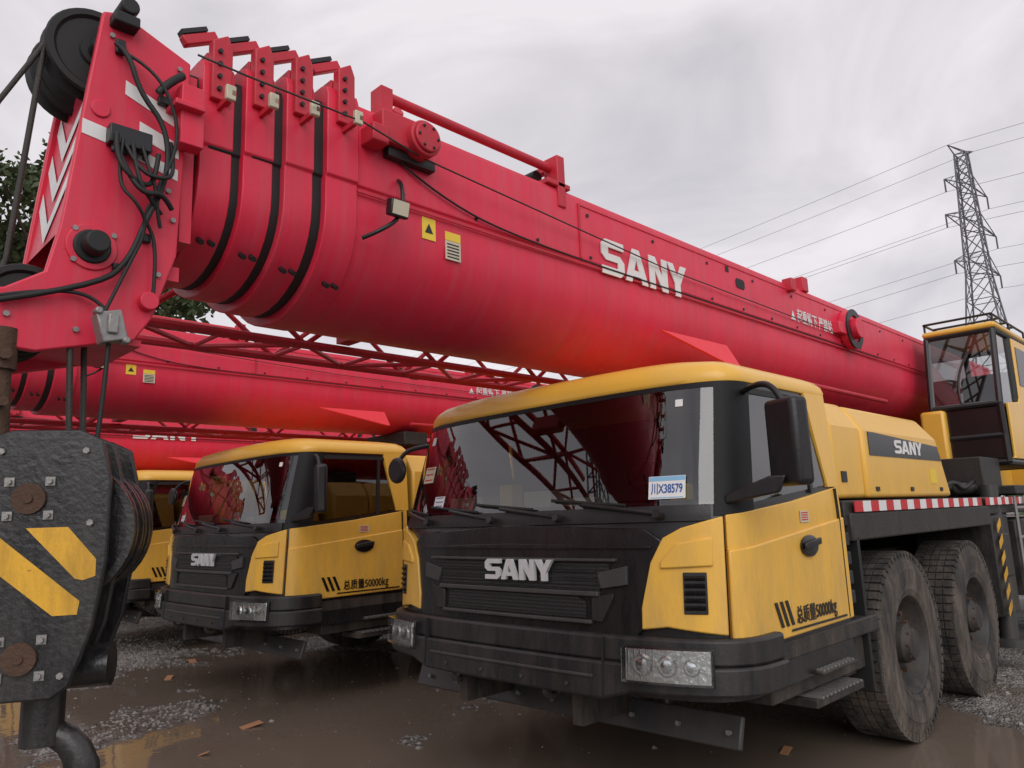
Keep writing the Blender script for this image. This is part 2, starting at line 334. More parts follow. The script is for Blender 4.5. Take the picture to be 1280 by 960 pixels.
panel('bumper_upper',-SY(.42),SY(.42),.738,.850,.070,BLK,bev=.015)
panel('bumper_lower',-SY(.42),SY(.42),[(-SY(.42),.63),(-SX(.8),.625),(-SX(.65),.585),(SX(.65),.585),(SX(.8),.625),(SY(.42),.63)],.741,.086,BLK,bev=.012)
panel('bumper_step',-SX(.60),SX(.60),.67,.682,.094,GRY,bev=.002)
panel('bumper_seam_a',-SX(.66),-SX(.65),.60,.84,.089,RUBB); panel('bumper_seam_b',SX(.65),SX(.66),.60,.84,.089,RUBB)
b=Buf()
for x in(-.45,-.15,.15,.45):
    c=S(SX(x),.63,.088); b.cyl(c,c+Vector((0,-.008,0)),.009,8)
b.emit('bumper_bolts',GRY)
for x in(-.35,.45): Buf().box(x-.03,x+.03,.0,.45,.42,.60).emit('plate_bracket',FRM)
b=Buf()
for x in(-.3,.36): b.lathe([(-.012,.03),(-.012,.055),(.012,.055),(.012,.03),(-.012,.03)],(x,-.07,.59),'x',16)
b.emit('tow_eyes',FRM)
o=Buf().box(-1.13,1.13,-.015,.015,-.07,.07).emit('front_beam',GRY,30,.008); o.location=(-.05,.36,.41); o.rotation_euler=(rad(-20),0,0)
b=Buf()
for i in range(9): b.cyl((-1.05+.26*i,.34,.41),(-1.05+.26*i,.32,.415),.012,6)
b.emit('beam_bolts',STL)
for i,(x0,x1) in enumerate(((-.75,-1.05),(-.15,-.55),(.35,-.1),(.93,.50))):
    p=[S(SX(x0),1.36,.03),S(SX((x0*.6+x1*.4)),1.375,.06),S(SX(x1),1.41,.035)]
    tube('wiper_arm_%d'%i,p,.010,BLK)
    q=[S(SX(x1+.25),1.40,.028),S(SX(x1),1.42,.03),S(SX(x1-.22 if x1>-.8 else x1-.05),1.44,.026)]
    tube('wiper_blade_%d'%i,q,.008,RUBB)
    b=Buf(); c=S(SX(x0),1.355,.03); b.cyl(c,c+Vector((0,-.03,.01)),.02,10); b.emit('wiper_pivot_%d'%i,BLK)
c,fm=frame(SX(.955),1.475,.016)
t_,u_,n_=fm.col[0],fm.col[1],fm.col[2]
b=Buf(); b.poly([(-.085,-.052),(.085,-.052),(.085,.052),(-.085,.052)],c,t_,u_,.0015); b.emit('windscreen_notice',WHT)
b=Buf(); b.poly([(-.083,.030),(.083,.030),(.083,.050),(-.083,.050)],c+n_*.0016,t_,u_,.001); b.poly([(-.075,-.048),(.075,-.048),(.075,-.044),(-.075,-.044)],c+n_*.0016,t_,u_,.001); b.emit('notice_header',M('light_blue_print',(.25,.50,.72),.5))
text('notice_text','川X38579',c-u_*.008+n_*.003,fm,.056,BWT,.0008,.62,'CENTER')
def card(name,x,z,w,h,mat,lines_=0,lm=None):
    c,fm=frame(SX(x),z,.013); b=Buf(); b.poly([(-w/2,-h/2),(w/2,-h/2),(w/2,h/2),(-w/2,h/2)],c,fm.col[0],fm.col[1],.001); b.emit(name,mat)
    if lines_:
        b=Buf()
        for i in range(lines_):
            y=-h*.35+h*.7*i/max(1,lines_-1); b.poly([(-w*.38,y),(w*.38,y),(w*.38,y+h*.07),(-w*.38,y+h*.07)],c+fm.col[2]*.0012,fm.col[0],fm.col[1],.001)
        b.emit(name+'_print',lm or BWT)
card('windscreen_badge',-.93,1.64,.13,.10,CRM,3,RWR); card('windscreen_label',-.99,1.85,.05,.05,WHT); card('windscreen_mark',1.0,1.86,.035,.035,WHT); card('windscreen_slip',-.72,1.47,.10,.07,WHT,3,BWT)
xs=W+XO+.034
text('door_text','总质量50000㎏',(xs,.60,.885),(90,0,90),.082,BLKG,.0010,.82)
b=Buf()
for i in range(3): b.poly([(0,.11),(.025,.11),(.075,0),(.05,0)],(xs-.001,.40+.05*i,.855),(0,1,0),(0,0,1),.002)
b.poly([(.14,0),(.75,0),(.75,.010),(.145,.010)],(xs-.001,.40,.828),(0,1,0),(0,0,1),.002)
b.emit('door_stripes',BLKG)
Buf().poly([(0,0),(.09,0),(.09,.055),(0,.055)],(xs-.013,.76,1.30),(0,1,0),(0,0,1),.002).emit('door_sticker',CRM)
b=Buf()
for i in range(4): b.poly([(.01,0),(.08,0),(.08,.005),(.01,.005)],(xs-.0105,.76,1.31+.011*i),(0,1,0),(0,0,1),.001)
b.emit('door_sticker_print',RWR)
b=Buf()
for x in(-.65,-.15,.35,.85): b.box(x-.03,x+.03,.34,.40,2.04,2.075)
b.cyl((1.0,.42,2.01),(1.0,.42,2.08),.035,14,.025); b.emit('roof_markers',BLK,30,.01)
def hood(y0,y1,z0,h,w,slope,name):
    b=Buf(); S_=[]
    for y,k in((y0,0),(y1,1)):
        q=[]
        for x,z in((-w,0),(-w,h*.72),(-w+.10,h),(w-.10,h),(w,h*.72),(w,0)):
            yy=y+(slope*(1-z/h) if k else 0); q.append((x,yy,z0+z))
        S_.append(q)
    b.loft(S_); return b.emit(name,YEL,30,.025,segs=3)
hood(1.36,1.78,1.41,.56,1.19,0,'engine_hood_front'); hood(1.785,3.08,1.41,.55,1.205,.28,'engine_hood')
b=Buf(); b.poly([(1.86,1.66),(3.20,1.66),(3.14,1.76),(1.95,1.80),(1.86,1.80)],(1.2055,0,0),(0,1,0),(0,0,1),.004); b.emit('hood_band',BLKG)
logo('hood_side_logo',(1.210,2.28,1.685),(0,1,0),(0,0,1),.52,.085,WHT,.003)
Buf().poly([(2.92,1.50),(3.05,1.50),(3.05,1.60),(2.92,1.60)],(1.2055,0,0),(0,1,0),(0,0,1),.003).emit('hood_sticker',STK)
b=Buf()
for y in(1.9,2.5,3.1): b.box(1.204,1.212,y,y+.05,1.45,1.475)
for i in range(9): b.box(-.6+.001*i,.6,1.5+.15*i,1.56+.15*i,1.97,1.985)
b.box(1.188,1.196,1.45,1.52,1.50,1.56); b.emit('hood_louvres',BLK)
b=Buf().box(-1.2,1.2,1.42,9.9,1.26,1.40).box(-1.22,1.22,1.45,4.25,1.18,1.33); b.emit('deck',FRM,30,.01)
r=Buf(); w=Buf()
for i in range(46):
    y=1.50+.12*i
    if 3.9<y<4.1: continue
    for sg in(1,-1):
        t=(w if i%2 else r); a,c=(1.221,1.226) if sg>0 else (-1.226,-1.221)
        t.box(a,c,y,y+.118,1.335,1.395)
r.emit('reflector_red',RWR); w.emit('reflector_white',WHT)
Buf().box(-.42,.42,.3,9.8,.62,1.0).emit('chassis_rails',FRM,30,.01)
b=Buf()
for y in(2.21,3.59,7.0,8.35): b.cyl((-1.0,y,.54),(1.0,y,.54),.09,12).box(-.25,.25,y-.22,y+.22,.38,.75)
b.emit('axles',FRM)
b=Buf()
for sg in(1,-1):
    a,c=sorted((sg*.6,sg*1.2)); b.box(a,c,4.35,4.85,.45,1.25).box(a,c,5.1,6.3,.55,1.2).box(a,c,9.0,9.6,.5,1.2)
b.box(-1.22,1.22,4.48,4.75,.75,1.1); b.emit('outrigger_boxes',FRM,30,.015)
for sg in(1,-1):
    b=Buf(); a=sg*1.225
    b2=Buf()
    for i in range(6):
        O=(a if sg>0 else a-.004,4.36,.46+.13*i); b2.poly([(0,0),(.12,.06),(.12,.12),(0,.06)],O,(0,1,0),(0,0,1),.004)
    b2.emit('outrigger_stripes' if sg>0 else 'outrigger_stripes_r',HYEL)
    b.cyl((sg*1.14,4.62,.25),(sg*1.14,4.62,1.5),.07,16).cyl((sg*1.14,4.62,.2),(sg*1.14,4.62,.26),.16,20).emit('outrigger_jack' if sg>0 else 'outrigger_jack_r',GRY)
    b=Buf()
    for x in(4.95,5.3): b.cyl((sg*1.25,x,.45),(sg*1.25,x,1.4),.014,8)
    for i in range(4): b.cyl((sg*1.25,4.95,.55+.25*i),(sg*1.25,5.3,.55+.25*i),.014,8)
    b.emit('ladder' if sg>0 else 'ladder_r',STL)
ty=Buf(); ty.lathe([(-.14,.29),(-.155,.36),(-.158,.42),(-.15,.475),(-.135,.515),(-.115,.54),(.115,.54),(.135,.515),(.15,.475),(.153,.45),(.158,.445),(.158,.42),(.155,.36),(.150,.335),(.154,.325),(.14,.29)],(0,0,0),'x',56)
for i in range(60):
    t=2*math.pi*i/60
    for sx in(-1,1):
        t2=t+(0 if sx>0 else math.pi/60)
        u=Vector((0,math.cos(t2),math.sin(t2)));v=Vector((0,-math.sin(t2),math.cos(t2)))
        ty.obox(u*.542+Vector((sx*.108,0,0)),(.030,0,0),v*.022,u*.011)
        ty.obox(u*.523+Vector((sx*.134,0,0)),(.006,0,0),v*.012,u*.014)
    u=Vector((0,math.cos(t),math.sin(t)));v=Vector((0,-math.sin(t),math.cos(t)))
    for xx in(-.05,0,.05): ty.obox(u*.542+Vector((xx,0,0)),(.021,0,0),v*.024,u*.010)
rim=Buf(); rim.lathe([(-.12,.29),(.135,.30),(.140,.285),(.12,.27),(.06,.255),(.03,.23),(.025,.19),(.05,.15),(.06,.12),(.11,.115),(.125,.10),(.15,.085),(.155,0.001)],(0,0,0),'x',40)
nut=Buf()
for i in range(10):
    t=2*math.pi*i/10; c=Vector((.04,math.cos(t)*.175,math.sin(t)*.175)); nut.cyl(c,c+Vector((.035,0,0)),.017,6)
for i in range(8):
    t=2*math.pi*i/8; c=Vector((.125,math.cos(t)*.09,math.sin(t)*.09)); nut.cyl(c,c+Vector((.02,0,0)),.009,6)
first=None
for y in(2.21,3.59,7.0,8.35):
    for sg in(1,-1):
        if first is None:
            tt=(ty.emit('tyre',RUB,40),rim.emit('wheel_rim',RIM,35),nut.emit('wheel_nuts',RST,35)); first=tt
        else:
            tt=[o.copy() for o in first]
            for o in tt: sc.collection.objects.link(o); o.parent=crane; PARTS.append(o)
        for o in tt:
            o.location=(sg*1.06,y,.545); o.scale=(1,.98,.98); o.rotation_euler=(0,0,0 if sg>0 else math.pi)
b=Buf()
b.box(-.75,-.48,4.9,9.4,1.5,2.25).box(.48,.70,5.3,9.4,1.5,2.25).box(-.9,.9,7.6,9.5,1.5,2.0); b.emit('turntable_body',YEL,30,.03)
Buf().cyl((0,6.6,1.38),(0,6.6,1.52),.65,40).emit('slew_ring',FRM)
Buf().box(-1.2,1.2,9.4,10.1,1.5,2.5).emit('counterweight',YEL,30,.06)
Buf().cyl((0,6.2,1.75),(0,3.4,2.0),.13,20).cyl((0,3.4,2.0),(0,2.0,2.13),.085,16).emit('lift_cylinder',RED2)
b=Buf().box(.60,1.22,5.2,7.1,1.42,1.50).box(.62,1.1,4.7,5.3,1.42,1.75); b.cyl((.8,4.4,1.45),(.8,5.0,1.45),.09,14).cyl((1.0,4.3,1.48),(1.0,4.9,1.48),.05,10); b.emit('platform',FRM,30,.01)
for i in range(4): tube('deck_hose_%d'%i,[(.75+.1*i,3.5,1.42),(.8+.1*i,3.8,1.50+.02*i),(.7+.12*i,4.2,1.44),(.72+.1*i,4.7,1.55)],.018,RUBB)
Y0=5.40
b=Buf()
prof=[(0,.0),(0,.25),(-.02,.55),(.10,1.28),(1.45,1.28),(1.5,.9),(1.5,0)]
for x in(.58,1.16):
    for (a,c) in zip(prof,prof[1:]+prof[:1]): b.cyl((x,Y0+a[0],1.72+a[1]),(x,Y0+c[0],1.72+c[1]),.03,8)
for a in prof: b.cyl((.58,Y0+a[0],1.72+a[1]),(1.16,Y0+a[0],1.72+a[1]),.03,8)
b.cyl((1.16,Y0+.62,1.72),(1.16,Y0+.62,3.0),.03,8); b.box(.58,1.16,Y0,Y0+1.5,1.70,1.76).emit('operator_cab_frame',BLK,30)
b=Buf(); b.add([(.58,Y0-.02,2.27),(1.16,Y0-.02,2.27),(1.16,Y0+.10,3.0),(.58,Y0+.10,3.0)],[(0,1,2,3)])
b.add([(1.16,Y0-.01,2.24),(1.16,Y0+.62,2.24),(1.16,Y0+.62,3.0),(1.16,Y0+.11,3.0)],[(0,1,2,3)]); b.add([(1.16,Y0+.62,2.3),(1.16,Y0+1.4,2.3),(1.16,Y0+1.4,2.98),(1.16,Y0+.62,2.98)],[(0,1,2,3)])
b.add([(.58,Y0-.01,2.24),(.58,Y0+1.4,2.24),(.58,Y0+1.4,3.0),(.58,Y0+.11,3.0)],[(0,1,2,3)]); b.emit('operator_cab_glass',GLS)
Buf().box(.6,1.14,Y0+1.40,Y0+1.44,1.76,2.4).emit('operator_cab_back',DKI)
b=Buf(); b.box(.59,1.15,Y0-.012,Y0+.02,1.76,2.25).emit('operator_cab_front',BLKG)
b=Buf(); b.poly([(.04,.03),(.14,.05),(.16,.56),(.60,.60),(.66,.75),(.68,1.26),(1.46,1.27),(1.5,.9),(1.5,.03)],(1.165,Y0,1.72),(0,1,0),(0,0,1),.03); b.emit('operator_cab_door',YEL,30,.012)
b=Buf(); b.poly([(.74,.78),(.76,1.18),(1.36,1.18),(1.38,.78)],(1.197,Y0,1.72),(0,1,0),(0,0,1),.003); b.emit('operator_door_glass',BLKG)
Buf().box(.55,1.20,Y0+.06,Y0+1.5,3.01,3.07).emit('operator_cab_roof',YEL,30,.025)
Buf().box(.6,1.1,Y0+1.0,Y0+1.2,1.8,2.7).box(.62,1.1,Y0+.6,Y0+1.1,1.8,2.15).emit('operator_seat',DKI,30,.05)
b=Buf()
for x in(.57,1.17):
    b.cyl((x,Y0+.1,3.15),(x,Y0+1.4,3.15),.012,6)
    for y in(.12,.75,1.4): b.cyl((x,Y0+y,3.05),(x,Y0+y,3.15),.012,6)
for y in(.1,.4,.7,1.0): b.cyl((.57,Y0+y,3.15),(1.17,Y0+y,3.15),.012,6)
b.emit('roof_guard',BLK)
tube('operator_wiper',[(.85,Y0-.04,2.3),(.8,Y0-.03,2.55),(.95,Y0+.03,2.8)],.012,BLK)
# ---------------- boom
boom_start=len(PARTS)
def bsec(w,zt,zc,zb,y,n=18):
    p=[(-w+.05,zt),(w-.05,zt),(w-.012,zt-.015),(w,zt-.05),(w,zc+.13),(w-.012,zc+.12),(w-.012,zc)]
    for i in range(1,n): 
        a=math.pi*i/n; p.append(((w-.012)*math.cos(a),zc-(zc-zb)*math.sin(a)**.95))
    p+=[(-w+.012,zc),(-w+.012,zc+.12),(-w,zc+.13),(-w,zt-.05),(-w+.012,zt-.015)]
    return [(x,y,z) for x,z in p]
def sect(name,w,zt,zc,zb,ya,yb,mat=RED): return Buf().loft([bsec(w,zt,zc,zb,ya),bsec(w,zt,zc,zb,yb)]).emit(name,mat,25,.004)
ZT,ZC,ZB=3.10,2.60,2.215
sect('boom_main',.43,ZT,ZC,ZB,-1.20,8.6)
for i,(ya,yb) in enumerate(((-1.325,-1.18),(-1.485,-1.365),(-1.635,-1.518),(-1.785,-1.665))):
    d=.029*i
    sect('boom_collar_%d'%i,.446-d,ZT+.02-d*.5,ZC+d*.1,ZB-.005+d*1.15,ya,yb)
    sect('boom_section_%d'%(i+1),.412-d,ZT-.035-d*.5,ZC,ZB+.032+d*1.1,ya-.12,ya+.3,RUBB)
    x=.446-d; zt=ZT+.02-d*.5; b=Buf(); bb=Buf()
    ym=(ya+yb)/2
    b.poly([(-.038,-.17),(.038,-.17),(.038,.05),(.018,.10),(-.038,.06)],(x-.02,ym,zt),(0,1,0),(0,0,1),.045)
    b.box(x-.25,x-.05,ym-.03,ym+.03,zt-.01,zt+.05); b.box(-x+.02,-x+.1,ym-.04,ym+.04,zt-.01,zt+.10)
    b.obox((x-.05,ym-.06,zt+.085),(.018,0,0),(0,.06,.035),(0,-.010,.016)); b.emit('collar_lug_%d'%i,RED2,30,.005)
    for q in(-.13,-.08,-.03,.02): bb.cyl((x+.024,ym-.012,zt+q),(x+.036,ym-.012,zt+q),.009,6)
    bb.obox((x-.05,ym-.085,zt+.105),(.020,0,0),(0,.045,.026),(0,-.004,.007))
    for q in(-.02,.02): bb.cyl((x*.75,ym+q,ZB+.10+d),(x*.75+.03,ym+q,ZB+.08+d),.011,6)
    bb.emit('collar_bolts_%d'%i,BLK)
    b=Buf(); b.box(x,x+.13,ym-.008,ym+.008,zt-.20,zt-.18).emit('guide_bracket_%d'%i,RED2)
    b=Buf(); b.obox((x+.12,ym-.01,zt-.19),(.010,0,0),(0,.018,0),(0,0,.028)); b.emit('guide_block_%d'%i,CRM,30,.004)
tube('sensor_rope',[(.47,-1.85,2.99),(.56,-1.72,2.925),(.57,-1.24,2.92),(.50,-.9,2.91),(.455,1.0,2.83),(.455,3.7,2.80)],.004,ROPE,False)
tube('boom_cable',[(.445,-1.0,2.90),(.445,-.8,2.80),(.442,-.3,2.715),(.440,1.4,2.712),(.440,4.5,2.712)],.005,RUBB)
b=Buf()
for i in range(16): b.cyl((.43,-.95+.42*i,2.75),(.437,-.95+.42*i,2.75),.009,8)
for i in range(9): b.cyl((.43,.3+.62*i,2.99),(.436,.3+.62*i,2.99),.011,8)
b.emit('boom_bolts',BLK)
b=Buf(); b.box(.430,.438,-1.18,8.5,2.694,2.703)
b.box(.430,.436,.22,.235,2.73,3.04).box(.430,.434,.235,8.5,3.032,3.037); b.emit('boom_weld_strip',RED2)
b=Buf(); b.poly([(-.06,-.02),(-.045,-.035),(.045,-.035),(.06,-.02),(.06,.02),(.045,.035),(-.045,.035),(-.06,.02)],(.431,1.97,2.93),(0,1,0),(0,0,1),.003); b.poly([(-.02,-.02),(.02,-.02),(.02,.02),(-.02,.02)],(.431,1.80,3.005),(0,1,0),(0,0,1),.003); b.emit('boom_hole',RUBB)
logo('boom_logo',(.433,.40,2.685),(0,1,0),(0,0,1),.86,.205,WHT,.007)
text('boom_warning','起重臂下 严禁站人',(.434,2.84,2.84),(90,0,90),.115,WHT,.0014,.8)
b=Buf(); b.poly([(0,0),(.08,0),(.04,.075)],(.433,2.73,2.80),(0,1,0),(0,0,1),.002); b.emit('boom_warning_sign',WHT)
b=Buf(); b.poly([(0,0),(.075,0),(.075,.10),(0,.10)],(.419,-.84,2.585),(0,1,0),(0,0,1),.002); b.poly([(0,.09),(.09,.09),(.09,.13),(0,.13)],(.419,-.71,2.52),(0,1,0),(0,0,1),.002); b.emit('boom_sticker_yellow',STK)
Buf().poly([(0,0),(.09,0),(.09,.088),(0,.088)],(.419,-.71,2.52),(0,1,0),(0,0,1),.002).emit('boom_sticker_cream',CRM)
b=Buf(); b.poly([(.015,.03),(.06,.03),(.0375,.075)],(.4215,-.84,2.585),(0,1,0),(0,0,1),.001); 
for i in range(5): b.poly([(.01,0),(.08,0),(.08,.006),(.01,.006)],(.4215,-.71,2.53+.015*i),(0,1,0),(0,0,1),.001)
b.emit('sticker_print',BLK)
b=Buf(); b.cyl((.38,-1.03,3.21),(.38,.12,3.21),.024,14)
for y in(-1.02,): b.box(.34,.42,y-.03,y+.03,3.08,3.23)
b.emit('boom_top_pipe',RED2,30)
b=Buf(); b.box(.34,.44,.06,.12,2.98,3.27).box(-.1,.40,.06,.10,3.20,3.24).box(.30,.44,-.02,.16,3.09,3.12).emit('roller_frame',RED2,30,.006)
Buf().cyl((-.05,.02,3.17),(.33,.02,3.17),.035,14).emit('roller',RUBB)
b=Buf(); b.box(.40,.50,-1.10,-.88,2.93,3.07).cyl((.42,-.90,2.985),(.54,-.90,2.985),.080,28).cyl((.54,-.90,2.985),(.555,-.90,2.985),.066,28).box(.42,.52,-1.16,-1.08,2.90,2.98)
b.cyl((.40,-1.0,3.06),(.48,-1.0,3.10),.025,12).emit('cable_reel',RED2,30,.006)
b=Buf().box(.43,.47,-1.05,-.80,2.885,2.925)
for a in range(6):
    t=a*math.pi/3; b.cyl((.555,-.90+.05*math.cos(t),2.985+.05*math.sin(t)),(.562,-.90+.05*math.cos(t),2.985+.05*math.sin(t)),.007,6)
b.emit('reel_bracket',BLK,30,.002)
b=Buf(); b.obox((.53,-1.05,2.625),(.02,0,-.006),(0,.045,0),(.006,0,.035)); b.emit('boom_lamp',BLK,30,.006)
b=Buf(); b.obox((.552,-1.05,2.62),(.002,0,0),(0,.038,0),(.006,0,.028)); b.emit('boom_lamp_lens',CRM)
tube('lamp_bracket',[(.44,-.98,2.80),(.50,-1.0,2.76),(.52,-1.02,2.60),(.50,-1.12,2.52),(.44,-1.16,2.50)],.009,BLK)
b=Buf(); b.cyl((.43,3.80,2.87),(.50,3.80,2.87),.17,28).cyl((.50,3.80,2.87),(.56,3.80,2.87),.09,20).box(.42,.50,3.5,3.85,2.80,2.90); b.emit('boom_drum',RED,30,.008)
b=Buf(); b.lathe([(.0,.175),(.012,.175),(.012,.12),(0,.12)],(.502,3.8,2.87),'x',28); b.emit('drum_rim',BLK)
b=Buf(); b.box(.36,.44,3.0,3.1,3.08,3.20).box(.40,.48,2.7,2.78,3.02,3.12).box(-.3,-.2,1,1.1,3.1,3.2).emit('boom_top_bracket',RED2,30,.008)
b=Buf(); b.poly([(0,.17),(.74,.18),(.74,.0),(.70,0)],(.62,.78,2.22),(0,1,0),(-.55,0,1),.015); b.emit('boom_gusset',M('red_paint_lit',(.84,.03,.05),.5),30,.002)  # light catching the tilted plate is put into its brighter red
b=Buf(); b.box(-.35,.35,1.9,2.2,2.05,2.22).emit('boom_rest',FRM,30,.01)
tube('boom_pipe',[(.455,1.9,2.30),(.455,4.5,2.30)],.02,RED2,False)
# boom head
b=Buf()
side=[(-1.84,3.00),(-2.07,3.09),(-2.13,3.07),(-2.16,2.80),(-2.21,2.30),(-2.24,2.15),(-2.34,2.08),(-2.44,2.06),(-2.46,1.98),(-2.42,1.91),(-2.25,1.90),(-1.98,1.97),(-1.93,2.05),(-1.86,2.28)]
for x in(.355,-.085): b.poly(side,(x,0,0),(0,1,0),(0,0,1),.03)
b.emit('head_side_plates',RED,30,.006)
fy=lambda z:-2.115-(2.98-z)*.125
b=Buf(); b.add([(-.055,fy(2.95),2.95),(.355,fy(2.95),2.95),(.355,fy(2.30),2.30),(-.055,fy(2.30),2.30)],[(0,1,2,3)]); b.box(-.055,.355,-2.40,-1.95,1.96,1.98).box(-.055,.355,-2.1,-1.84,2.2,2.25).box(-.34,.34,-1.84,-1.80,2.35,2.98).box(-.055,.355,-2.0,-1.84,2.96,3.0)
b.emit('head_front_plate',RED)
b=Buf()
for k in(0,1,2):
    z=2.80-.15*k; f=lambda z:fy(z)-.004
    for sg in(1,-1):
        b.add([(.15,f(z-.12),z-.12),(.15+sg*.19,f(z+.06),z+.06),(.15+sg*.19,f(z-.01),z-.01),(.15,f(z-.19),z-.19)],[(0,1,2,3)])
b.emit('head_chevrons',WHT)
b=Buf()
for (y,z,w_,h_,sl) in((-2.05,2.80,.16,.05,-.06),(-2.00,2.665,.13,.055,-.04),(-2.17,2.62,.07,.05,-.01),(-2.01,2.585,.14,.04,-.04)):
    b.poly([(0,0),(w_,sl),(w_,sl+h_),(0,h_)],(.3855,y,z),(0,1,0),(0,0,1),.002)
b.emit('head_white_stripes',WHT)
sh=[(-.04,.0),(-.04,.05),(-.03,.055),(-.03,.12),(-.04,.13),(-.04,.15),(-.03,.155),(-.015,.13),(.015,.13),(.03,.155),(.04,.15),(.04,.13),(.03,.12),(.03,.055),(.04,.05),(.04,0)]
b=Buf()
for x in(.27,.08): b.lathe(sh,(x,-2.12,2.96),'x',40)
for x in(.28,.18,.08): b.lathe([(h,r*.85) for h,r in sh],(x,-2.27,2.05),'x',30)
b.cyl((-.08,-2.12,2.96),(.36,-2.12,2.96),.03,14); b.emit('head_sheaves',RUBB,35)
b=Buf(); b.cyl((.385,-2.12,2.25),(.46,-2.12,2.25),.036,20).cyl((.385,-2.12,2.25),(.40,-2.12,2.25),.055,20).cyl((.30,-2.06,3.10),(.43,-2.06,3.10),.03,16).box(.36,.44,-2.11,-2.03,3.02,3.06); b.emit('head_rollers',RUBB,30,.006)
b=Buf(); b.box(.386,.43,-2.10,-1.97,2.60,2.665).box(.386,.41,-1.95,-1.88,2.80,2.83).box(.386,.405,-2.09,-2.06,2.93,2.98).box(.386,.402,-1.98,-1.95,2.30,2.33).box(.386,.402,-2.06,-2.03,2.19,2.21)
for i in range(4): b.cyl((.408,-2.08+.032*i,2.60),(.408,-2.08+.032*i,2.575),.010,8)
b.emit('junction_box',BLK,30,.004)
b=Buf(); b.box(.385,.45,-1.89,-1.81,2.66,2.88).box(.385,.48,-1.92,-1.82,2.78,2.80).cyl((.385,-1.95,2.10),(.42,-1.95,2.10),.03,14); b.cyl((.385,-2.12,2.72),(.392,-2.12,2.72),.03,12)
b.cyl((.385,-2.12,2.25),(.392,-2.12,2.25),.075,24); b.emit('head_brackets',RED,30,.006)
P=lambda y,z,x=.40:(x,y,z)
tube('head_cable_a',[P(-2.09,2.96,.40),P(-2.06,2.93,.43),P(-2.02,2.80,.43),P(-1.93,2.70,.44),P(-1.92,2.52,.44),P(-1.98,2.36,.43),P(-2.02,2.22,.42),P(-2.10,2.12,.42),P(-2.36,2.03,.41)],.009,RUBB)
tube('head_cable_b',[P(-2.08,2.63,.43),P(-2.09,2.52,.46),P(-2.00,2.46,.46),P(-1.96,2.50,.44),P(-1.95,2.60,.43)],.008,RUBB)
tube('head_cable_c',[P(-2.03,2.61,.43),P(-2.03,2.48,.48),P(-1.97,2.42,.45),P(-1.93,2.40,.42)],.007,RUBB)
tube('head_cable_d',[P(-2.06,2.62,.43),P(-2.08,2.46,.44),P(-2.02,2.40,.47),P(-1.97,2.34,.43),P(-2.03,2.18,.42),P(-2.1,2.0,.44)],.006,RUBB)
tube('head_cable_e',[P(-2.0,2.61,.43),P(-1.99,2.53,.46),P(-1.95,2.45,.45),P(-1.99,2.38,.42),P(-1.93,2.30,.41),P(-1.94,2.1,.41)],.006,RUBB)
tube('head_cable_f',[P(-2.07,2.94,.40),P(-1.98,2.90,.44),P(-1.90,2.75,.45),P(-1.90,2.60,.44),P(-1.97,2.45,.45),P(-1.93,2.35,.42)],.006,RUBB)
tube('head_cable_g',[P(-2.05,2.60,.43),P(-2.02,2.50,.47),P(-1.93,2.50,.47),P(-1.90,2.56,.44),P(-1.91,2.66,.42)],.007,RUBB)
tube('head_cable_h',[P(-2.08,2.60,.42),P(-2.05,2.50,.45),P(-2.0,2.43,.47),P(-1.94,2.46,.46),P(-1.90,2.42,.43)],.009,RUBB)
tube('head_cable_i',[P(-2.36,2.045,.40),P(-2.2,2.10,.41),P(-2.08,2.07,.42),P(-2.06,1.99,.45)],.006,RUBB)
tube('head_hose',[P(-1.88,2.92,.42),P(-1.93,2.87,.44),P(-1.96,2.82,.43)],.014,RUBB)
b=Buf()
for (y,z) in((-2.10,2.99),(-1.88,2.96),(-2.17,2.3),(-2.06,2.3),(-2.17,2.2),(-2.05,2.20),(-2.33,2.0),(-2.15,1.98),(-1.92,2.2),(-1.9,2.5),(-1.88,2.4)): b.cyl((.385,y,z),(.395,y,z),.009,6)
b.emit('head_bolts',STL)
b=Buf(); b.obox((.47,-2.08,1.98),(.03,0,0),(0,.035,.01),(0,-.012,.045)); b.cyl((.47,-2.12,2.02),(.51,-2.12,2.02),.012,8).cyl((.47,-2.04,1.94),(.51,-2.04,1.94),.012,8).obox((.505,-2.08,1.985),(.006,0,0),(0,.015,0),(0,0,.03)); b.emit('limit_switch',STL,30,.006)
tube('limit_rope',[(.47,-2.08,1.93),(.47,-2.09,1.6),(.46,-2.12,1.4)],.007,RUBB)
b=Buf(); b.cyl((.36,-2.33,1.96),(.36,-2.33,1.84),.042,14).cyl((.36,-2.33,1.84),(.36,-2.32,1.62),.03,14).cyl((.30,-2.33,1.88),(.42,-2.33,1.88),.018,10).cyl((.28,-2.33,1.74),(.44,-2.33,1.74),.014,10); b.emit('rope_socket',RST,30)
for i,(x,y) in enumerate(((.30,-2.40),(.22,-2.38),(.36,-2.16),(.28,-2.10))):
    tube('hoist_rope_%d'%i,[(x,y,2.05),(x+.04,y+.02,1.4)],.009,ROPE,False)
tube('hoist_rope_top',[(.27,-2.265,2.95),(.27,-2.32,2.2),(.27,-2.36,2.05)],.009,ROPE,False)
tube('hoist_rope_fwd',[(.27,-2.21,3.07),(.27,-2.375,2.70),(.27,-3.3,.02)],.008,ROPE,False)
boom_end=len(PARTS)
